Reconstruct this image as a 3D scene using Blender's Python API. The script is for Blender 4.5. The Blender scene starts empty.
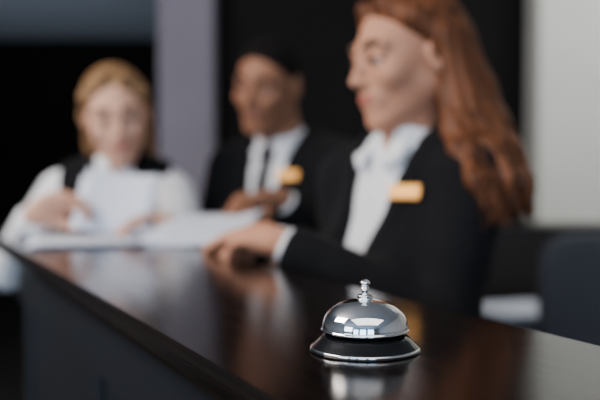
import bpy, bmesh, math, random
import numpy as np
from mathutils import Vector, Matrix, Euler
DEBUG=False
random.seed(4); rng=np.random.default_rng(4)
Z0=1.15
A=lambda *v: np.array(v,dtype=np.float64)
def W(x,y,z): return A(x,y,z+Z0)
def nrm(v): v=np.array(v,dtype=np.float64); return v/np.linalg.norm(v)

# ---------------- materials ----------------
def mat(name,c1,c2=None,rough=.5,metal=0,nscale=20,stretch=(1,1,1),bump=0,bscale=None,coat=0,sss=0,spec=.5,sheen=0,rough2=None,detail=6,emit=None,es=0):
    m=bpy.data.materials.new(name); m.use_nodes=True
    nt=m.node_tree; b=nt.nodes['Principled BSDF']
    tc=nt.nodes.new('ShaderNodeTexCoord'); mp=nt.nodes.new('ShaderNodeMapping')
    mp.inputs['Scale'].default_value=stretch
    nt.links.new(tc.outputs['Object'],mp.inputs['Vector'])
    n=nt.nodes.new('ShaderNodeTexNoise'); n.inputs['Scale'].default_value=nscale; n.inputs['Detail'].default_value=detail
    nt.links.new(mp.outputs['Vector'],n.inputs['Vector'])
    r=nt.nodes.new('ShaderNodeValToRGB')
    r.color_ramp.elements[0].position=.3; r.color_ramp.elements[1].position=.7
    r.color_ramp.elements[0].color=(*c1,1); r.color_ramp.elements[1].color=(*(c2 or c1),1)
    nt.links.new(n.outputs['Fac'],r.inputs['Fac']); nt.links.new(r.outputs['Color'],b.inputs['Base Color'])
    b.inputs['Roughness'].default_value=rough; b.inputs['Metallic'].default_value=metal
    b.inputs['Specular IOR Level'].default_value=spec
    b.inputs['Coat Weight'].default_value=coat; b.inputs['Coat Roughness'].default_value=.05
    b.inputs['Sheen Weight'].default_value=sheen
    if sss:
        b.inputs['Subsurface Weight'].default_value=sss; b.inputs['Subsurface Scale'].default_value=.01
        b.inputs['Subsurface Radius'].default_value=(1,.35,.2)
    if rough2 is not None:
        mr=nt.nodes.new('ShaderNodeMapRange'); mr.inputs['To Min'].default_value=rough; mr.inputs['To Max'].default_value=rough2
        nt.links.new(n.outputs['Fac'],mr.inputs['Value']); nt.links.new(mr.outputs['Result'],b.inputs['Roughness'])
    if bump:
        n2=nt.nodes.new('ShaderNodeTexNoise'); n2.inputs['Scale'].default_value=bscale or nscale*3
        nt.links.new(mp.outputs['Vector'],n2.inputs['Vector'])
        bp=nt.nodes.new('ShaderNodeBump'); bp.inputs['Strength'].default_value=bump; bp.inputs['Distance'].default_value=.004
        nt.links.new(n2.outputs['Fac'],bp.inputs['Height']); nt.links.new(bp.outputs['Normal'],b.inputs['Normal'])
    if emit:
        b.inputs['Emission Color'].default_value=(*emit,1); b.inputs['Emission Strength'].default_value=es
    return m
M={}
M['wood']=mat('counter_dark_wood',(.0022,.0014,.0012),(.0100,.0056,.0042),rough=.10,rough2=.20,nscale=6,stretch=(.6,14,14),bump=.03,bscale=40,spec=.36,detail=8)
M['panel']=mat('counter_panel_paint',(.007,.0085,.012),(.010,.012,.016),rough=.42,nscale=3)
M['chrome']=mat('polished_chrome',(.92,.92,.93),(.95,.95,.95),rough=.035,metal=1,nscale=50)
M['bchrome']=mat('black_enamel',(.006,.006,.007),(.009,.009,.010),rough=.05,metal=0,nscale=50,spec=.45)
M['blackp']=mat('black_plastic',(.012,.012,.013),(.02,.02,.02),rough=.4)
M['suit']=mat('black_wool',(.0040,.0040,.0048),(.007,.007,.0082),rough=.9,nscale=120,bump=.1,sheen=.02,spec=.15)
M['shirt']=mat('white_cotton',(.80,.80,.82),(.85,.85,.87),rough=.8,nscale=60,bump=.1)
M['skinF']=mat('skin_fair',(.50,.225,.135),(.58,.285,.18),rough=.6,nscale=25,sss=.10,spec=.22)
M['skinB']=mat('skin_pale',(.60,.325,.225),(.65,.375,.265),rough=.6,nscale=25,sss=.10,spec=.22)
M['skinM']=mat('skin_brown',(.26,.115,.065),(.33,.15,.088),rough=.55,nscale=25,sss=.06,spec=.25)
M['lip']=mat('lip',(.40,.10,.075),(.44,.12,.09),rough=.5)
M['lipM']=mat('lip_brown',(.16,.055,.035),(.19,.065,.045),rough=.5)
M['eyew']=mat('eye_white',(.42,.38,.35),rough=.4)
M['iris']=mat('iris_dark',(.02,.012,.008),rough=.3)
M['brow']=mat('brow_brown',(.045,.020,.012),(.07,.032,.018),rough=.7)
M['browB']=mat('brow_black',(.008,.006,.005),rough=.8)
M['hairR']=mat('auburn_hair',(.040,.013,.006),(.23,.080,.032),rough=.48,nscale=9,stretch=(9,9,.6),bump=.35,bscale=14,spec=.22)
M['hairB']=mat('strawberry_blonde_hair',(.14,.070,.030),(.36,.205,.095),rough=.45,nscale=9,stretch=(9,9,.6),bump=.35,bscale=14,spec=.3)
M['hairK']=mat('black_hair',(.004,.0035,.0035),(.009,.007,.006),rough=.8,nscale=120,bump=.8,spec=.1)
M['gold']=mat('gold_badge',(.80,.34,.045),(.86,.41,.07),rough=.4,metal=.2,nscale=40)
M['tie']=mat('tie_silk',(.006,.006,.010),(.014,.014,.020),rough=.4,nscale=90)
M['paper']=mat('paper_white',(.66,.71,.82),(.72,.76,.86),rough=.7,nscale=12)
M['wallD']=mat('wall_dark_brown',(.0035,.0028,.0028),(.0055,.0043,.004),rough=.85,nscale=2,spec=.2)
M['wallM']=mat('wall_light_grey',(.40,.39,.38),(.45,.44,.43),rough=.8,nscale=2)
M['pillar']=mat('pillar_grey_plaster',(.165,.15,.18),(.19,.17,.205),rough=.75,nscale=4,bump=.05)
M['wallW']=mat('white_plaster',(.64,.64,.585),(.69,.69,.635),rough=.8,nscale=3,bump=.05)
M['ceil']=mat('ceiling_paint',(.55,.58,.63),(.60,.63,.68),rough=.9,nscale=2)
M['floor']=mat('floor_tile',(.05,.045,.042),(.075,.068,.062),rough=.3,nscale=4)
M['chair']=mat('chair_fabric',(.028,.034,.045),(.040,.047,.060),rough=.85,nscale=90,bump=.2)
M['desk']=mat('desk_laminate',(.008,.006,.0055),(.013,.010,.009),rough=.4,nscale=4,stretch=(1,10,10))
M['win']=mat('window_daylight',(.5,.6,.8),rough=.2,emit=(.50,.72,1.0),es=6)
M['frame']=mat('window_frame',(.05,.05,.055),rough=.4)

# ---------------- object helpers ----------------
def link(o,parent=None):
    bpy.context.scene.collection.objects.link(o)
    if parent is not None:
        o.parent=parent; o.matrix_parent_inverse=Matrix.Translation(parent.location).inverted()
    return o
def empty(name,loc=(0,0,0)):
    e=bpy.data.objects.new(name,None); e.location=loc; e.empty_display_size=.1
    bpy.context.scene.collection.objects.link(e); return e
def mesh_obj(name,verts,faces,m,parent=None,smooth=True):
    me=bpy.data.meshes.new(name); me.from_pydata([tuple(v) for v in verts],[],[tuple(f) for f in faces])
    me.materials.append(m)
    if smooth: me.polygons.foreach_set('use_smooth',[True]*len(me.polygons))
    me.update(); return link(bpy.data.objects.new(name,me),parent)
def box(name,lo,hi,m,parent=None,bev=.003,rot=None):
    bm=bmesh.new(); bmesh.ops.create_cube(bm,size=1)
    lo=Vector(lo);hi=Vector(hi);c=(lo+hi)/2;s=hi-lo
    for v in bm.verts: v.co=Vector((v.co.x*s.x,v.co.y*s.y,v.co.z*s.z))
    if bev: bmesh.ops.bevel(bm,geom=bm.edges[:],offset=min(bev,min(s)*.45),segments=3,affect='EDGES',profile=.5)
    mm=Matrix.Translation(c)
    if rot is not None: mm=mm@rot.to_4x4()
    bm.transform(mm)
    me=bpy.data.meshes.new(name); bm.to_mesh(me); bm.free(); me.materials.append(m)
    return link(bpy.data.objects.new(name,me),parent)
def lathe(name,prof,c,m,parent=None,seg=96):
    vs=[];fs=[];n=len(prof)
    for i in range(seg):
        a=2*math.pi*i/seg
        for r,z in prof: vs.append((c[0]+r*math.cos(a),c[1]+r*math.sin(a),c[2]+z))
    for i in range(seg):
        j=(i+1)%seg
        for k in range(n-1): fs.append((i*n+k,j*n+k,j*n+k+1,i*n+k+1))
    o=mesh_obj(name,vs,fs,m,parent)
    bm=bmesh.new(); bm.from_mesh(o.data); bmesh.ops.remove_doubles(bm,verts=bm.verts[:],dist=1e-6)
    bmesh.ops.recalc_face_normals(bm,faces=bm.faces[:]); bm.to_mesh(o.data); bm.free()
    return o
def smoothprof(pts,n=6):
    pts=[np.array(p,float) for p in pts]; out=[]
    for i in range(len(pts)-1):
        p0=pts[max(i-1,0)];p1=pts[i];p2=pts[i+1];p3=pts[min(i+2,len(pts)-1)]
        for k in range(n):
            t=k/n
            out.append(.5*((2*p1)+(-p0+p2)*t+(2*p0-5*p1+4*p2-p3)*t*t+(-p0+3*p1-3*p2+p3)*t**3))
    out.append(pts[-1]); return [(max(p[0],0),p[1]) for p in out]

# ---------------- SDF toolkit ----------------
def ell(P,c,r):
    q=P-A(*c); r=A(*r); k0=np.linalg.norm(q/r,axis=1); k1=np.linalg.norm(q/(r*r),axis=1)+1e-9
    return k0*(k0-1)/k1
def cone(P,a,b,r1,r2):
    a=A(*a);b=A(*b);ba=b-a;pa=P-a; h=np.clip(pa@ba/(ba@ba+1e-12),0,1)
    return np.linalg.norm(pa-h[:,None]*ba,axis=1)-(r1+(r2-r1)*h)
def chain(P,pts,rs,k=0.01):
    d=None
    for i in range(len(pts)-1):
        e=cone(P,pts[i],pts[i+1],rs[i],rs[i+1]); d=e if d is None else smin(d,e,k)
    return d
def smin(a,b,k):
    h=np.clip(.5+.5*(b-a)/k,0,1); return b+(a-b)*h-k*h*(1-h)
def smax(a,b,k): return -smin(-a,-b,k)
class Frame:
    def __init__(s,o,fwd,up=(0,0,1)):
        s.o=np.array(o,float); Y=-nrm(fwd); Z=nrm(np.array(up,float)-Y*np.dot(up,Y)); X=np.cross(Y,Z); s.R=np.stack([X,Y,Z],axis=1)
    def L(s,P): return (P-s.o)@s.R
    def w(s,x,y,z): return s.o+s.R@A(x,y,z)
def nets(name,f,lo,hi,h,m,parent):
    lo=np.array(lo,float);hi=np.array(hi,float); n=np.ceil((hi-lo)/h).astype(int)+1
    g=[lo[i]+np.arange(n[i])*h for i in range(3)]
    V=np.empty(n)
    yz=np.stack(np.meshgrid(g[1],g[2],indexing='ij'),-1).reshape(-1,2)
    st=max(1,int(400000/len(yz)))
    for i in range(0,n[0],st):
        xs=g[0][i:i+st]; P=np.concatenate([np.repeat(xs,len(yz))[:,None],np.tile(yz,(len(xs),1))],1)
        V[i:i+st]=f(P).reshape(len(xs),n[1],n[2])
    V[0]=V[-1]=1;V[:,0]=V[:,-1]=1;V[:,:,0]=V[:,:,-1]=1
    c=n-1; acc=np.zeros((*c,3));cnt=np.zeros(c)
    cor=[(a,b,d) for a in(0,1) for b in(0,1) for d in(0,1)]
    sl=lambda o:V[o[0]:o[0]+c[0],o[1]:o[1]+c[1],o[2]:o[2]+c[2]]
    for a in cor:
        for ax in range(3):
            if a[ax]==0:
                b=list(a);b[ax]=1;va=sl(a);vb=sl(b);x=(va<0)!=(vb<0)
                t=np.where(x,va/np.where(x,va-vb,1),0)
                for q in range(3): acc[...,q]+=np.where(x,a[q]+(t if q==ax else 0),0)
                cnt+=x
    mk=cnt>0; idx=np.full(c,-1); idx[mk]=np.arange(mk.sum())
    verts=(np.argwhere(mk)+acc[mk]/cnt[mk][:,None])*h+lo
    F=[]
    for ax in range(3):
        s0=[slice(None)]*3;s1=[slice(None)]*3;s0[ax]=slice(0,-1);s1[ax]=slice(1,None)
        a=V[tuple(s0)]<0;b=V[tuple(s1)]<0; p,q=[(1,2),(2,0),(0,1)][ax]
        for flip,msk in((0,a&~b),(1,~a&b)):
            e=np.argwhere(msk)
            if len(e)==0: continue
            qs=[]
            for dp,dq in((-1,-1),(0,-1),(0,0),(-1,0)):
                u=e.copy();u[:,p]+=dp;u[:,q]+=dq;qs.append(idx[u[:,0],u[:,1],u[:,2]])
            qs=np.stack(qs,1); F.append(qs[:,::-1] if flip else qs)
    if len(verts)==0: print('EMPTY',name); return None
    F=np.concatenate(F); F=F[(F>=0).all(1)]
    me=bpy.data.meshes.new(name); me.vertices.add(len(verts)); me.vertices.foreach_set('co',verts.astype(np.float32).ravel())
    me.loops.add(F.size); me.loops.foreach_set('vertex_index',F.astype(np.int32).ravel())
    me.polygons.add(len(F)); me.polygons.foreach_set('loop_start',np.arange(0,F.size,4,dtype=np.int32)); me.polygons.foreach_set('loop_total',np.full(len(F),4,dtype=np.int32))
    me.update(calc_edges=True); me.validate(); me.polygons.foreach_set('use_smooth',np.ones(len(me.polygons),dtype=bool))
    me.materials.append(m); return link(bpy.data.objects.new(name,me),parent)
def bounds(pts,pad):
    p=np.array(pts); return p.min(0)-pad,p.max(0)+pad

# ---------------- anatomy ----------------
def head_sdf(L,fem):
    S=np.stack([np.abs(L[:,0]),L[:,1],L[:,2]],1)
    jw=1.0 if fem else 1.12
    d=ell(S,(0,.016,.030),(.072,.092,.082))
    d=smin(d,ell(S,(0,-.022,-.025),(.056,.064,.080)),.03)
    d=smin(d,cone(S,(.046*jw,.012,-.045),(.013*jw,-.060,-.094),.018,.016),.03)
    d=smin(d,ell(S,(0,-.068,-.096),(.019*jw,.018,.016)),.02)
    d=smin(d,ell(S,(.038,-.056,-.022),(.023,.022,.020)),.022)
    d=smin(d,cone(S,(.008,-.078,.026),(.042,-.068,.026),.010,.010),.016)
    d=smax(d,-ell(S,(.031,-.098,.004),(.018,.020,.012)),.012)
    nz=(-.103 if fem else -.106)
    d=smin(d,chain(L,[(0,-.080,.018),(0,-.091,-.005),(0,nz,-.026)],[.007,.0075,.0095 if fem else .0115],.006),.010)
    d=smin(d,ell(S,(.0105,-.092,-.030),(.007,.010,.007)),.006)
    d=smax(d,-ell(S,(.006,-.099,-.038),(.003,.004,.004)),.003)
    d=smin(d,ell(S,(0,-.074,-.058),(.028,.018,.020)),.018)
    lid=ell(S,(.031,-.0705,.004),(.0148,.0142,.0122)); lid=np.where(np.abs(S[:,2]-.0005)<.0036,lid+.0022,lid)
    d=smin(d,lid,.004)
    ear=ell(S,(.076,.014,-.002),(.009,.019,.031)); ear=smax(ear,-ell(S,(.086,.008,.002),(.008,.011,.019)),.005)
    return smin(d,ear,.006)
def surf(f,x,z,y0=-.16,y1=.02):
    ys=np.linspace(y0,y1,400); P=np.stack([np.full(400,x),ys,np.full(400,z)],1); v=f(P); i=np.argmax(v<0); return ys[i]
def build_head(par,fr,neck,skin,lip,brow,fem,nr=.047):
    nb=np.array(neck)
    top=fr.w(0,.03,-.05)
    def f(P):
        d=head_sdf(fr.L(P),fem); return smin(d,cone(P,top,nb,nr,nr+.006),.025)
    nets('head_and_neck',f,np.minimum(nb,fr.o-.13)-.01,np.maximum(nb,fr.o+.13)+.01,.003,skin,par)
    hs=lambda L:head_sdf(L,fem)
    def small(nm,g,c,r,h,m):
        o=fr.w(*c); nets(nm,lambda P:g(fr.L(P)),o-r,o+r,h,m,par)
    for s,nm in((1,'l'),(-1,'r')):
        small('eyeball_'+nm,lambda L:ell(L,(s*.031,-.0705,.003),(.0135,.0136,.0120)),(s*.031,-.0715,.003),.02,.002,M['eyew'])
        small('iris_'+nm,lambda L:ell(L,(s*.031,-.0832,.001),(.0064,.0029,.0058)),(s*.031,-.0840,.001),.012,.001,M['iris'])
        bp=[(s*x,surf(hs,s*x,z)+.0005,z) for x,z in((.013,.0275),(.024,.0315),(.038,.0325),(.051,.0260))]
        small('eyebrow_'+nm,lambda L:chain(L,bp,[.0030,.0042,.0038,.0018]),bp[1],.038,.0015,brow)
        lp=[(s*x,surf(hs,s*x,z)-.0006,z) for x,z in((.018,.0035),(.031,.0055),(.046,.003))]
        small('lashes_'+nm,lambda L:chain(L,lp,[.0016,.0030,.0028]),lp[1],.025,.001,M['browB'])
    up=[(x,surf(hs,x,z)+.0012,z) for x,z in((-.030,-.0495),(-.018,-.0530),(-.006,-.0545),(.006,-.0545),(.018,-.0530),(.030,-.0495))]
    lw=[(x,surf(hs,x,z)+.0012,z) for x,z in((-.029,-.0505),(-.017,-.0585),(-.006,-.0615),(.006,-.0615),(.017,-.0585),(.029,-.0505))]
    small('lips',lambda L:np.minimum(chain(L,up,[.0012,.0026,.0032,.0032,.0026,.0012],.002),chain(L,lw,[.0012,.0028,.0036,.0036,.0028,.0012],.002)),(0,-.088,-.057),.038,.0012,lip)

def build_hand(par,name,wrist,d,n,side,curl,skin,sc=1.0,spread=.06,arm=None):
    X=nrm(d); Z=-np.array(n,float); Z=nrm(Z-X*np.dot(Z,X)); Y=np.cross(Z,X); R=np.stack([X,Y,Z],1); o=np.array(wrist,float)
    al=R.T@nrm(arm)
    fing=[]
    spec=[(.086,.030,(.042,.025,.020),.0088,0),(.090,.010,(.046,.029,.022),.0090,.05),(.087,-.010,(.042,.027,.021),.0086,.12),(.079,-.028,(.033,.020,.018),.0076,.2)]
    for i,(bx,by,ls,r,ex) in enumerate(spec):
        p=A(bx,by*side,0.); a=0; pts=[A(.03,by*side*.6,0),p]; yaw=by*side*spread/.03*1.2
        for k,l in enumerate(ls):
            a+=(curl+ex)*(.65,.95,.6)[k]
            p=p+l*A(math.cos(a)*math.cos(yaw),math.sin(yaw),-math.sin(a)); pts.append(p)
        fing.append((pts,[.012,r+.0012,r+.0002,r-.0006,r-.0018]))
    th=[A(.018,side*.020,-.006),A(.048,side*.047,-.016),A(.076,side*.056,-.028-.01*curl),A(.098,side*.052,-.038-.018*curl)]
    def f(P):
        L=(P-o)@R/sc
        d=ell(L,(.052,0,-.001),(.048,.041,.0165)); d=smin(d,cone(L,(.0,0,0),(.025,0,0),.020,.023),.025)
        d=smin(d,cone(L,tuple(-al*.035),(0,0,0),.022,.022),.012)
        for pts,rs in fing: d=smin(d,chain(L,pts,rs,.003),.004)
        d=smin(d,chain(L,th,[.017,.0125,.0105,.0082],.004),.008)
        return d*sc
    allp=[o+R@(p*sc) for pts,_ in fing for p in pts]+[o+R@(p*sc) for p in th]+[o-R@al*.035]
    lo,hi=bounds(allp,.032); nets(name,f,lo,hi,.003,skin,par)

def torso_sdf(L,fem,sw,off=0):
    S=np.stack([np.abs(L[:,0]),L[:,1],L[:,2]],1)
    dp=.098 if fem else .112
    d=ell(S,(0,.008,-.17),(sw-.015,dp,.17))
    d=smin(d,cone(S,(0,.014,-.055),(sw-.035,.014,-.062),.05,.046),.04)
    d=smin(d,cone(S,(0,.018,-.005),(sw-.05,.014,-.045),.045,.042),.03)
    d=smin(d,ell(S,(0,.005,-.38),((.118 if fem else .145),(.085 if fem else .10),.17)),.06)
    d=smin(d,ell(S,(0,.012,-.54),((.155 if fem else .155),.112,.13)),.06)
    if fem: d=smin(d,ell(S,(.066,-.075,-.205),(.058,.050,.058)),.035)
    return d
def person(name,neck,fwd,up,headc,hf,hup,fem,sw,arms,skin,lip,brow,jacket,hand_sc,vtop,vbot,nr,badge=(.09,-.09),vwid=.062):
    foot=W(neck[0],neck[1],-Z0); par=empty(name,tuple(foot))
    T=Frame(neck,fwd,up); H=Frame(headc,hf,hup)
    build_head(par,H,T.w(0,-.002,-.03),skin,lip,brow,fem,nr)
    fold=lambda L:.0022*np.sin(L[:,2]*70+L[:,0]*35+3*np.sin(L[:,1]*20))*np.clip(-L[:,2]*3,0,1)
    def armsd(P,add):
        d=None
        for i,a in enumerate(arms):
            s,e,w=a['s'],a['e'],a['w']
            ww=w+(e-w)*.03
            c=smin(cone(P,s,e,.056+add,.043+add),cone(P,e,ww,.045+add,.033+add),.02)
            sd=nrm(w-e); c=np.maximum(c,(P-w)@sd-.001)
            t=np.linalg.norm(P-e,axis=1); c=c+.003*np.sin(t*95)*np.exp(-t*9)
            d=c if d is None else np.minimum(d,c)
        return d
    vw=lambda z: np.clip((z-vbot)/(vtop-vbot),0,1.6)*vwid
    def outer(P):
        L=T.L(P); d=torso_sdf(L,fem,sw)+fold(L)-(.010 if jacket else .018)
        x=np.abs(L[:,0]); edge=x-vw(L[:,2])
        front=(L[:,1]<.02)
        if jacket:
            lap=np.clip(1-np.abs(edge-.016)/.018,0,1)*(L[:,2]>vbot-.02)*front
            d=d-.005*np.clip(lap*3,0,1)
        if not jacket: d=np.maximum(d,x-(sw-.034+.12*np.clip(-L[:,2]-.1,0,.15)))
        cut=np.where(front,np.where(L[:,2]>vbot,edge,.05),.08-0*x)
        cutd=np.maximum(cut,L[:,1]-.0)
        d=np.maximum(d,-cutd)
        nk=cone(P,T.w(0,-.005,-.05),T.w(0,-.01,.12),.052,.06); d=np.maximum(d,-nk)
        if jacket:
            ar=armsd(P,.004); keep=np.maximum(ar,-np.maximum(cutd,-(L[:,1]+.125))); d=smin(d,keep,.03)
            d=np.maximum(d,-np.maximum(cutd,-(L[:,1]+.125)))
        d=np.maximum(d,-(L[:,2]+(.60 if jacket else .47)))
        return d
    def shirt(P):
        L=T.L(P); d=torso_sdf(L,fem,sw)-.002
        if not jacket: d=smin(d+fold(L),armsd(P,.003),.02)
        nb=T.w(0,-.002,-.03); tp=H.w(0,.03,-.05)
        ax=nrm(tp-nb); hgt=(P-nb)@ax; rr=cone(P,nb,tp,nr+.014,nr+.010)
        band=np.maximum(np.maximum(rr,hgt-.058),-(hgt+.01))
        band=np.maximum(band,-np.maximum(np.abs(L[:,0])-.004-.35*np.clip(L[:,2]+.02,0,1),L[:,1]+.02))
        d=smin(d,band,.006)
        S=np.stack([np.abs(L[:,0]),L[:,1],L[:,2]],1)
        wing=cone(S,(.040,-.030,.012),(.028,-.082,-.040),.007,.005); wing2=cone(S,(.040,-.030,.012),(.052,-.066,-.026),.007,.005); wing3=cone(S,(.028,-.082,-.040),(.052,-.066,-.026),.005,.005)
        d=smin(d,smin(smin(wing,wing2,.012),wing3,.012),.005)
        d=np.maximum(d,-(L[:,2]+.56)); return d
    pts=[T.w(a,b,c) for a in(-sw,sw) for b in(-.13,.13) for c in(.03,-.60)]
    ap=[a[k] for a in arms for k in 'sew']
    lo,hi=bounds(pts+(ap if jacket else []),.06); nets('jacket' if jacket else 'vest',outer,lo,hi,.0065,M['suit'],par)
    lo,hi=bounds(pts+([] if jacket else ap),.06); hi[2]+=.03; nets('shirt',shirt,lo,hi,.006,M['shirt'],par)
    for i,a in enumerate(arms):
        s=nrm(a['w']-a['e'])
        f=lambda P:np.maximum(cone(P,a['w']-s*.03,a['w']+s*.03,.030,.028),(P-a['w'])@s-.008)
        lo,hi=bounds([a['w']-s*.03,a['w']+s*.01],.04); nets('cuff_%d'%(i+1),f,lo,hi,.003,M['shirt'],par)
        build_hand(par,'hand_%d'%(i+1),a['w']+s*.018,a['d'],a['n'],a['side'],a['curl'],skin,hand_sc,arm=s)
    if jacket:
        bx,bz=badge; g=lambda L:torso_sdf(L,fem,sw)-.012
        by=surf(g,bx,bz); by2=surf(g,bx+.02,bz); by1=surf(g,bx-.02,bz); bzu=surf(g,bx,bz+.015);bzd=surf(g,bx,bz-.015)
        tx=nrm(T.R@A(.04,by2-by1,0)); zz=nrm(T.R@A(0,bzu-bzd,.03)); yy=nrm(np.cross(zz,tx)); zz=np.cross(tx,yy)
        rot=Matrix(((tx[0],yy[0],zz[0]),(tx[1],yy[1],zz[1]),(tx[2],yy[2],zz[2])))
        c=T.w(bx,by-.004,bz); box('name_badge',c-A(.028,.003,.0125),c+A(.028,.003,.0125),M['gold'],par,.002,rot)
    hp=T.w(0,.012,-.54)
    X=nrm(A(T.R[0,0],T.R[1,0],0)); Fw=nrm(A(-T.R[0,1],-T.R[1,1],0))
    kz=.47
    hips=A(hp[0],hp[1],hp[2])
    def leg(P):
        d=ell(P,tuple(hips),(.135,.135,.12))
        for s_ in(-1,1):
            a=hips+X*s_*.075-A(0,0,.03); k=A(a[0],a[1],kz)+Fw*.01+X*s_*.015; an=A(a[0],a[1],.09)+X*s_*.02
            d=smin(d,smin(cone(P,a,k,.088,.062),cone(P,k,an,.062,.048),.02),.03)
        return d
    lo,hi=bounds([hips,A(hips[0],hips[1],.06)],.0); lo-=A(.22,.22,.03);hi+=A(.22,.22,.14); lo[2]=.045
    nets('trousers',leg,lo,hi,.012,M['suit'],par)
    def shoe(P):
        d=None
        for s_ in(-1,1):
            a=hips+X*s_*.095; h0=A(a[0],a[1],.038)-Fw*.05; h1=A(a[0],a[1],.030)+Fw*.13
            e=smin(cone(P,h0,h1,.036,.030),cone(P,h0+Fw*.04,A(a[0],a[1],.10),.036,.040),.02); d=e if d is None else np.minimum(d,e)
        return np.maximum(d,.002-P[:,2])
    lo,hi=bounds([A(hips[0],hips[1],0),A(hips[0],hips[1],.11)],.0); lo-=A(.32,.32,.02);hi+=A(.32,.32,.05)
    nets('shoes',shoe,lo,hi,.008,M['blackp'],par)
    return par,T,H
def groove(L,a=.0016,fr=34): return a*np.sin(np.arctan2(L[:,0],L[:,1]-.01)*fr+1.2*np.sin(L[:,2]*14))
def hairline(L,zs,hs): return np.interp(L[:,2],zs,hs)-L[:,1]
def curvelocks(name,roots,m,par,r=.0022):
    cu_=bpy.data.curves.new(name,'CURVE'); cu_.dimensions='3D'; cu_.bevel_depth=r; cu_.bevel_resolution=1
    for pts in roots:
        s=cu_.splines.new('NURBS'); s.points.add(len(pts)-1); s.order_u=4; s.use_endpoint_u=True
        for i,p in enumerate(pts): s.points[i].co=(*p,1); s.points[i].radius=1-.75*(i/(len(pts)-1))**2
    cu_.materials.append(m); link(bpy.data.objects.new(name,cu_),par)

# ---- woman with auburn hair ----
par,T,H=person('receptionist_woman',W(.185,1.45,.195),(-.80,-.60,0),(-.05,-.04,1),W(.180,1.43,.336),(-.90,-.42,-.16),(-.10,-.03,1),True,.172,
 [dict(s=W(.275,1.335,.128),e=W(.222,1.265,-.085),w=W(-.020,1.315,.028),d=(-.60,.78,-.08),n=(.05,-.25,-1),side=-1,curl=.58),
  dict(s=W(.092,1.575,.128),e=W(.085,1.55,-.11),w=W(-.045,1.46,.024),d=(-.80,.50,-.05),n=(0,.2,-1),side=1,curl=.60)],
 M['skinF'],M['lip'],M['brow'],True,.90,-.02,-.33,.042,badge=(.078,-.082))
def hair_long(P):
    L=H.L(P)
    d=ell(L,(0,.024,.036),(.082,.096,.091))
    d=smax(d,hairline(L,[-.12,-.03,.015,.05,.075,.10,.12],[.05,.035,.005,-.030,-.058,-.070,-.070]),.008)
    d=np.maximum(d,-(L[:,2]+.08))
    for s in(1,-1):
        d=smin(d,chain(L,[(s*.030,-.050,.095),(s*.064,-.018,.065),(s*.074,.026,.025),(s*.072,.045,-.04)],[.012,.015,.018,.022],.02),.015)
    s=-1
    d=smin(d,chain(L,[(s*.070,.040,.01),(s*.074,.038,-.07),(s*.076,.015,-.14),(s*.075,.0,-.20),(s*.072,-.005,-.235)],[.024,.026,.026,.020,.006],.02),.02)
    d=smin(d,chain(L,[(s*.060,.060,.02),(s*.068,.075,-.07),(s*.070,.088,-.15),(s*.064,.095,-.21),(s*.06,.095,-.25)],[.030,.034,.034,.026,.008],.02),.02)
    d=smin(d,chain(L,[(.068,.038,.01),(.076,.036,-.07),(.094,.018,-.125),(.132,-.004,-.160),(.176,-.018,-.205),(.192,-.02,-.245)],[.022,.025,.024,.018,.012,.004],.02),.02)
    d=smin(d,chain(L,[(.060,.055,.02),(.072,.062,-.07),(.098,.056,-.130),(.138,.044,-.166),(.184,.034,-.212),(.196,.030,-.262)],[.028,.032,.030,.023,.015,.005],.02),.02)
    d=smin(d,chain(L,[(.040,.075,.02),(.060,.086,-.07),(.088,.088,-.135),(.125,.084,-.180),(.165,.078,-.230),(.178,.075,-.275)],[.036,.036,.034,.028,.018,.005],.02),.02)
    d=smin(d,chain(L,[(.0,.075,.03),(.01,.090,-.06),(.015,.105,-.14),(.02,.115,-.21),(.02,.115,-.26)],[.046,.044,.038,.028,.010],.02),.03)
    return d+groove(L)
o=H.o; nets('hair',hair_long,o-A(.2,.26,.33),o+A(.27,.2,.15),.0035,M['hairR'],par)
locks=[]
for i in range(230):
    s=-1 if i%3==0 else 1; t=random.random(); j=lambda a:random.uniform(-a,a)
    y0=-.045+.12*t; w_=j(.008)
    if s<0: end=[(s*(.095-.05*t+w_),.04+.08*t+j(.012),-.18),(s*(.09-.05*t+w_*1.5),.035+.09*t+j(.02),-.24+j(.025))]
    else: end=[(.158-.035*t+w_,-.005+.105*t+j(.010),-.160-.015*t+j(.008)),(.202-.04*t+w_,-.02+.11*t+j(.012),-.215+j(.01)),(.205-.045*t+w_*1.4,-.025+.115*t+j(.015),-.265+j(.02))]
    locks.append([H.w(*p) for p in [(s*.010,y0,.124-.12*abs(y0-.02)),(s*.052,y0+.010,.104-.08*abs(y0)),(s*.084,y0*.4+.040,.035),(s*(.092+j(.003)),.035+.060*t,-.04),((s*(.092-.04*t+j(.01)) if s<0 else .110-.02*t+j(.005)),.022+.085*t+j(.008),-.110)]+end])
curvelocks('hair_strands',locks,M['hairR'],par,.0018)

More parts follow.
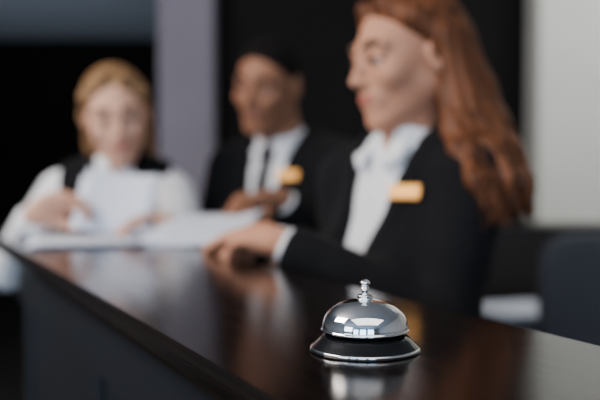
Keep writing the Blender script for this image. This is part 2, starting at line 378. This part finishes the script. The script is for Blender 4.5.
# ---- man ----
par,T,H=person('receptionist_man',W(-.040,2.19,.225),(-.55,-.83,0),(-.10,-.16,1),W(-.082,2.11,.368),(-.45,-.86,-.28),(.10,-.12,1),False,.207,
 [dict(s=W(.108,2.085,.155),e=W(.115,1.99,-.07),w=W(-.030,1.885,.075),d=(-.92,-.25,-.15),n=(.2,-.5,-.8),side=-1,curl=.6),
  dict(s=W(-.195,2.275,.155),e=W(-.235,2.14,-.08),w=W(-.135,1.955,.065),d=(-.15,-.95,-.15),n=(.5,-.1,-.8),side=1,curl=.6)],
 M['skinM'],M['lipM'],M['browB'],True,1.02,-.02,-.36,.054,badge=(.075,-.085))
def hair_short(P):
    L=H.L(P); d=ell(L,(0,.022,.040),(.078,.094,.081))
    d=smax(d,hairline(L,[-.06,0,.03,.06,.085,.12],[.05,.0,-.02,-.05,-.068,-.07]),.006); d=np.maximum(d,-(L[:,2]+.02+.4*np.clip(L[:,1],0,1)))
    return d+.0015*np.sin(L[:,0]*300)*np.sin(L[:,1]*280)*np.sin(L[:,2]*290)
o=H.o; nets('hair',hair_short,o-.14,o+.15,.004,M['hairK'],par)
def tie(P):
    L=T.L(P); t0=torso_sdf(L,False,.207); d=t0-.012
    wv=.016+.07*np.clip(-L[:,2]-.05,0,.3); d=np.maximum(d,np.abs(L[:,0])-wv); d=np.maximum(d,L[:,1]+.03); d=np.maximum(d,-(L[:,2]+.34)); d=np.maximum(d,L[:,2]+.02)
    d=np.maximum(d,-(t0-.001))
    return np.minimum(d,ell(L,(0,-.078,-.030),(.022,.016,.020)))
lo,hi=bounds([T.w(0,-.1,-.36),T.w(0,-.1,.02)],.10); nets('tie',tie,lo,hi,.004,M['tie'],par)

# ---- blonde woman ----
par,T,H=person('receptionist_blonde_woman',W(-.458,2.085,.158),(.12,-1,0),(.0,-.12,1),W(-.446,2.03,.285),(.22,-.92,-.26),(-.10,-.12,1),True,.168,
 [dict(s=W(-.600,2.085,.088),e=W(-.700,2.00,-.085),w=W(-.590,1.83,.044),d=(.85,-.10,.38),n=(.2,-.75,-.6),side=1,curl=.75),
  dict(s=W(-.318,2.075,.088),e=W(-.255,2.02,-.10),w=W(-.262,1.865,.005),d=(-.80,-.25,.25),n=(-.2,-.75,-.6),side=-1,curl=.6)],
 M['skinB'],M['lip'],M['brow'],False,.9,-.02,-.105,.042,vwid=.032)
def hair_bl(P):
    L=H.L(P); d=ell(L,(0,.024,.034),(.080,.095,.088))
    d=smax(d,hairline(L,[-.12,-.03,.015,.05,.075,.10,.12],[.05,.030,.000,-.035,-.058,-.068,-.068]),.008); d=np.maximum(d,-(L[:,2]+.07))
    for s in(1,-1):
        d=smin(d,chain(L,[(s*.026,-.050,.094),(s*.063,-.025,.058),(s*.074,.02,.0),(s*.070,.04,-.07),(s*.074,.045,-.13),(s*.070,.04,-.165)],[.013,.014,.012,.015,.015,.006],.02),.015)
    d=smin(d,chain(L,[(0,.08,.03),(0,.09,-.06),(0,.10,-.13),(0,.09,-.17)],[.045,.045,.036,.015],.02),.03)
    return d+groove(L)
o=H.o; nets('hair',hair_bl,o-A(.16,.18,.24),o+A(.16,.2,.15),.004,M['hairB'],par)
locks=[]
for i in range(90):
    s=1 if i%2 else -1; t=random.random(); j=lambda a:random.uniform(-a,a); y0=-.045+.11*t
    locks.append([H.w(*p) for p in [(s*.008,y0,.120-.12*abs(y0-.02)),(s*.050,y0+.010,.100-.08*abs(y0)),(s*.080,y0*.5+.035,.03),(s*(.080+j(.003)),.035+.07*t,-.05),(s*(.081+j(.006)),.035+.06*t,-.11),(s*(.076+j(.008)),.035+.05*t,-.165+j(.02))]])
curvelocks('hair_strands',locks,M['hairB'],par,.0018)

# ---------------- counter ----------------
ang=math.atan2(.8973,-.4415); C=Matrix.Translation((.233,0,Z0))@Matrix.Rotation(ang,4,'Z')
def cu(u,v,z):
    return A(.233+u*-.4415+v*.8973, u*.8973+v*.4415, z+Z0)
cnt=empty('reception_counter',(.233,0,0))
def cmesh(name,verts,faces,m,smooth=False,bev=0):
    me=bpy.data.meshes.new(name); me.from_pydata([(u,-v,z) for u,v,z in verts],[],faces); me.materials.append(m)
    bm=bmesh.new(); bm.from_mesh(me); bmesh.ops.recalc_face_normals(bm,faces=bm.faces[:]); bm.to_mesh(me); bm.free()
    o=bpy.data.objects.new(name,me); link(o); o.parent=cnt; o.matrix_parent_inverse=Matrix.Translation(cnt.location).inverted(); o.matrix_basis=C
    if bev:
        b=o.modifiers.new('b','BEVEL'); b.width=bev; b.segments=3; b.limit_method='ANGLE'; b.angle_limit=.6
    return o
def cbox(name,lo,hi,m,bev=.002):
    (a,b,c),(d,e,f)=lo,hi
    vs=[(a,b,c),(d,b,c),(d,e,c),(a,e,c),(a,b,f),(d,b,f),(d,e,f),(a,e,f)]
    return cmesh(name,vs,[(0,3,2,1),(4,5,6,7),(0,1,5,4),(1,2,6,5),(2,3,7,6),(3,0,4,7)],m,bev=bev)
U0,U1,WD=-1.3,2.02,.3167
half=[(.040,-.046),(.030,-.046),(.022,-.043),(.017,-.037),(.015,-.031),(.010,-.029),(.004,-.027),(.0012,-.023),(0,-.018),(0,-.007),(.0015,-.0025),(.006,0)]
prof=half+[(WD-v,z) for v,z in half[::-1]]
n=len(prof); vs=[(U0,v,z) for v,z in prof]+[(U1,v,z) for v,z in prof]
fs=[(i,(i+1)%n,n+(i+1)%n,n+i) for i in range(n)]+[tuple(range(n)),tuple(range(2*n-1,n-1,-1))]
cmesh('counter_top',vs,fs,M['wood'],bev=.0012)
cbox('carcass',(U0+.02,.050,-Z0+.0),(U1-.04,WD-.045,-.044),M['panel'])
for i,u in enumerate(np.arange(U0+.05,U1-.15,.62)):
    cbox('stile_%d'%(i+1),(u,.040,-Z0+.10),(u+.07,.052,-.13),M['panel'])
cbox('rail_upper',(U0+.02,.038,-.13),(U1-.04,.052,-.050),M['panel'])
cbox('plinth',(U0+.02,.036,-Z0),(U1-.04,.052,-Z0+.10),M['wood'])

# ---------------- bell ----------------
bx,by=.052,.664; bell=empty('service_bell',(bx,by,Z0)); bc=(bx,by,Z0+.0006)
lathe('base',smoothprof([(0,.0135),(.020,.0135),(.030,.0128),(.0345,.0108),(.0385,.0068),(.0415,.0040),(.0428,.0028)],5)+smoothprof([(.0428,.0028),(.0434,.0016),(.0428,.0004),(.041,0),(0,0)],4),bc,M['bchrome'],bell)
lathe('base_ring',smoothprof([(.0420,.0030),(.0434,.0026),(.0439,.0014),(.0434,.0002),(.0420,0)],5),bc,M['chrome'],bell)
lathe('post',[(0,.013),(.010,.013),(.009,.017),(.006,.021),(.006,.036),(0,.036)],bc,M['bchrome'],bell)
dp=[(.0335,.0150),(.0345,.0150),(.0352,.0154),(.0353,.0162),(.0350,.0168)]
for k in range(0,41):
    a=k/40*math.pi/2; dp.append((.0345*math.cos(a)**.84 if k<40 else 0,.0172+.0232*math.sin(a)**.95))
lathe('dome',dp,bc,M['chrome'],bell,128)
lathe('dome_inside',smoothprof([(.0335,.0150),(.0325,.0200),(.0290,.0280),(.0160,.0360),(0,.0380)],6),bc,M['bchrome'],bell)
lathe('stem',[(r,.0395+(z-.0445)*.92) for r,z in smoothprof([(0,.0620),(.0022,.0618),(.0038,.0606),(.0042,.0590),(.0036,.0572),(.0028,.0562),(.0034,.0552),(.0036,.0542),(.0026,.0530),(.0024,.0505),(.0030,.0498),(.0058,.0490),(.0062,.0478),(.0060,.0462),(.0062,.0450),(0,.0445)],4)],bc,M['chrome'],bell,48)

# ---------------- papers ----------------
def sheet(name,c,ex,ey,w,h,bendamt,nlay=1,par=None,jit=.006):
    ex=nrm(ex);ey=nrm(np.array(ey)-ex*np.dot(ex,ey));n_=np.cross(ex,ey); vs=[];fs=[]
    N=12
    for l in range(nlay):
        b=len(vs); jx,jy=(random.uniform(-jit,jit) for _ in range(2))
        for i in range(N+1):
            for j in range(N+1):
                u=i/N-.5;v=j/N-.5
                vs.append(np.array(c)+ex*(u*w+jx*l)+ey*(v*h+jy*l)+n_*(bendamt*(4*u*u)+bendamt*.4*math.sin(v*5)*u+.0012*l))
        for i in range(N):
            for j in range(N):
                a=b+i*(N+1)+j; fs.append((a,a+N+1,a+N+2,a+1))
    o=mesh_obj(name,vs,fs,M['paper'],par); s=o.modifiers.new('s','SOLIDIFY'); s.thickness=.0004; return o
sheet('paper_sheet',W(-.400,1.835,.074),(1,.1,-.10),(.10,.50,.62),.16,.14,.010,3,jit=.009)
p=cu(1.865,.155,.0025); sheet('paper_stack',p,(1,.30,0),(-.30,1,0),.21,.27,.0,5)
p=cu(1.84,.250,.0015); sheet('paper_stack',p,(.9,-.35,0),(.35,.9,0),.20,.17,.0,2)
sheet('document_folder',W(-.205,1.73,.026),(1,-.25,.05),(.2,1,.22),.19,.22,.006,4)

# ---------------- background furniture ----------------
de=empty('office_desk',(1.1,3.1,0))
box('desk_top',(.45,2.85,.72),(2.0,3.4,.75),M['desk'],de); box('side_l',(.47,2.87,0),(.50,3.38,.72),M['desk'],de); box('side_r',(1.95,2.87,0),(1.98,3.38,.72),M['desk'],de); box('modesty',(.5,3.33,.3),(1.95,3.35,.72),M['desk'],de)
sheet('paper_stack',A(.83,3.05,.752),(1,.3,0),(-.3,1,0),.30,.24,.002,44,jit=.0012)
sheet('paper_stack',A(1.08,3.0,.752),(1,-.2,0),(.2,1,0),.22,.21,.002,14,jit=.002)
cr=empty('credenza',(1.2,3.55,0))
box('carcass',(.62,3.44,.06),(2.4,3.72,1.05),M['desk'],cr); box('top',(.60,3.42,1.05),(2.42,3.73,1.08),M['desk'],cr); box('plinth',(.64,3.46,0),(2.38,3.71,.06),M['desk'],cr)
for i in range(3): box('door_leaf_%d'%i,(.63+i*.595,3.425,.08),(1.21+i*.595,3.44,1.03),M['desk'],cr); box('handle_%d'%i,(1.16+i*.595,3.41,.5),(1.175+i*.595,3.426,.65),M['chrome'],cr)
ch=empty('office_chair',(.93,2.45,0))
def bk(P):
    q=P-A(.93,2.45,.88); y=q[:,1]-.35*q[:,0]**2*1.5
    X=np.abs(q[:,0]);Zz=np.abs(q[:,2]); d=np.sqrt(np.maximum(X-.12,0)**2+np.maximum(Zz-.14,0)**2)-.10
    return smax(d,np.abs(y)-.03,.03)
nets('backrest',bk,(.66,2.38,.6),(1.2,2.58,1.16),.01,M['chair'],ch)
def st(P):
    q=P-A(.93,2.20,.47); X=np.abs(q[:,0]);Y=np.abs(q[:,1]); d=np.sqrt(np.maximum(X-.14,0)**2+np.maximum(Y-.14,0)**2)-.10
    return smax(d,np.abs(q[:,2])-.035,.03)
nets('seat',st,(.66,1.93,.4),(1.2,2.47,.54),.01,M['chair'],ch)
box('back_support',(.90,2.46,.44),(.96,2.485,.80),M['blackp'],ch); box('back_bracket',(.90,2.2,.42),(.96,2.48,.445),M['blackp'],ch)
lathe('column',[(0,.08),(.03,.08),(.03,.25),(.018,.25),(.018,.44),(0,.44)],(.93,2.2,0),M['blackp'],ch,24)
for i in range(5):
    a=i*2*math.pi/5; e=(.93+.27*math.cos(a),2.2+.27*math.sin(a)); c=((.93+e[0])/2,(2.2+e[1])/2)
    box('foot_%d'%i,(c[0]-.14,c[1]-.02,.06),(c[0]+.14,c[1]+.02,.09),M['blackp'],ch,.005,Matrix.Rotation(a,3,'Z'))
    lathe('castor_%d'%i,smoothprof([(0,0),(.018,.004),(.027,.03),(.018,.055),(0,.06)],4),(e[0],e[1],0),M['blackp'],ch,16)
for s in(-1,1):
    box('arm_%d'%s,(.93+s*.26-.02,2.12,.66),(.93+s*.26+.02,2.38,.685),M['blackp'],ch,.01); box('armpost_%d'%s,(.93+s*.26-.012,2.22,.45),(.93+s*.26+.012,2.27,.665),M['blackp'],ch)
    box('armbar_%d'%s,(.93+min(s*.05,s*.27),2.22,.43),(.93+max(s*.05,s*.27),2.27,.452),M['blackp'],ch)

# ---------------- room ----------------
XL,XR,YF,YB,CH=-3.6,2.8,-4.0,9.0,2.75
box('floor',(XL-.1,YF-.1,-.1),(XR+.1,YB+.1,0),M['floor'],None,0)
box('ceiling',(XL-.1,YF-.1,CH),(XR+.1,YB+.1,CH+.1),M['ceil'],None,0)
box('wall_left',(XL-.1,YF,0),(XL,YB,CH),M['wallM'],None,0)
box('wall_right',(XR,YF,0),(XR+.1,YB,CH),M['wallM'],None,0)
box('wall_back',(XL,YB,0),(XR,YB+.1,CH),M['wallD'],None,0)
box('wall_front',(XL,YF-.1,0),(XR,YF,CH),M['wallM'],None,0)
box('wall_middle',(-.40,3.98,0),(XR,4.08,CH),M['wallD'],None,0)
box('pillar',(-.645,3.80,0),(-.395,4.10,CH),M['pillar'],None,.01)
box('wall_column',(1.07,3.74,0),(2.5,3.97,CH),M['wallW'],None,.008)
box('baseboard_middle',(-.38,3.965,0),(1.05,3.98,.1),M['desk'],None,.003)
for i,x0 in enumerate((-3.1,-1.4,.3)):
    w=empty('window_%d'%(i+1),(x0+.6,YF+.02,1.5))
    box('glass',(x0,YF+.005,.7),(x0+1.3,YF+.02,2.4),M['win'],w,0)
    for a,b in(((x0-.05,YF+.001,.65),(x0,YF+.05,2.45)),((x0+1.3,YF+.001,.65),(x0+1.35,YF+.05,2.45)),((x0,YF+.001,.65),(x0+1.3,YF+.05,.7)),((x0,YF+.001,2.4),(x0+1.3,YF+.05,2.45)),((x0+.63,YF+.001,.7),(x0+.67,YF+.05,2.4))):
        box('frame',a,b,M['frame'],w,.004)

# ---------------- lights ----------------
def area(name,loc,tgt,sx,sy,pw,col):
    l=bpy.data.lights.new(name,'AREA'); l.shape='RECTANGLE'; l.size=sx; l.size_y=sy; l.energy=pw; l.color=col
    o=bpy.data.objects.new(name,l); o.location=loc; o.rotation_euler=(Vector(tgt)-Vector(loc)).to_track_quat('-Z','Y').to_euler(); link(o)
area('ceiling_panel_light',(-1.6,.8,2.62),(-.1,1.8,1.3),1.3,1.0,86,(1,.90,.81))
area('ceiling_panel_light',(.2,-.7,2.71),(.2,-.69,0),2.4,1.5,26,(1,.97,.95))  # added to give the bell dome a broad bright reflection
area('window_light',(-2.6,-1.6,1.9),(-.2,1.5,1.3),1.4,1.2,28,(.82,.90,1))  # cool fill added at left to brighten the counter front; no window there
area('ceiling_panel_light',(1.6,2.6,2.70),(1.5,3.7,1.5),.8,.5,28,(1,.98,.92))  # added area light to brighten the white column and desk
def spot(name,loc,tgt,pw,col,ang=1.2,r=.1):
    l=bpy.data.lights.new(name,'SPOT'); l.energy=pw; l.color=col; l.spot_size=ang; l.spot_blend=.6; l.shadow_soft_size=r
    o=bpy.data.objects.new(name,l); o.location=loc; o.rotation_euler=(Vector(tgt)-Vector(loc)).to_track_quat('-Z','Y').to_euler(); link(o)
spot('uplight',(-2.2,6.6,.4),(-2.0,7.6,2.75),28,(.7,.83,1),1.5)  # unseen spot added to brighten the far ceiling bluish
spot('downlight',(-.9,2.4,2.7),(-.52,3.85,1.5),20,(.85,.82,1),1.0)  # spot aimed at the grey pillar
w=bpy.data.worlds.new('World'); bpy.context.scene.world=w; w.use_nodes=True
w.node_tree.nodes['Background'].inputs[0].default_value=(.5,.6,.8,1); w.node_tree.nodes['Background'].inputs[1].default_value=.03

# ---------------- camera ----------------
cd=bpy.data.cameras.new('camera'); cd.lens=50; cd.sensor_width=36; cd.clip_start=.02
cd.dof.use_dof=True; cd.dof.focus_distance=.650; cd.dof.aperture_fstop=3.0
co=bpy.data.objects.new('camera',cd); co.location=(0,0,Z0+.14); co.rotation_euler=(math.radians(90-1.72),0,0); link(co)
bpy.context.scene.camera=co
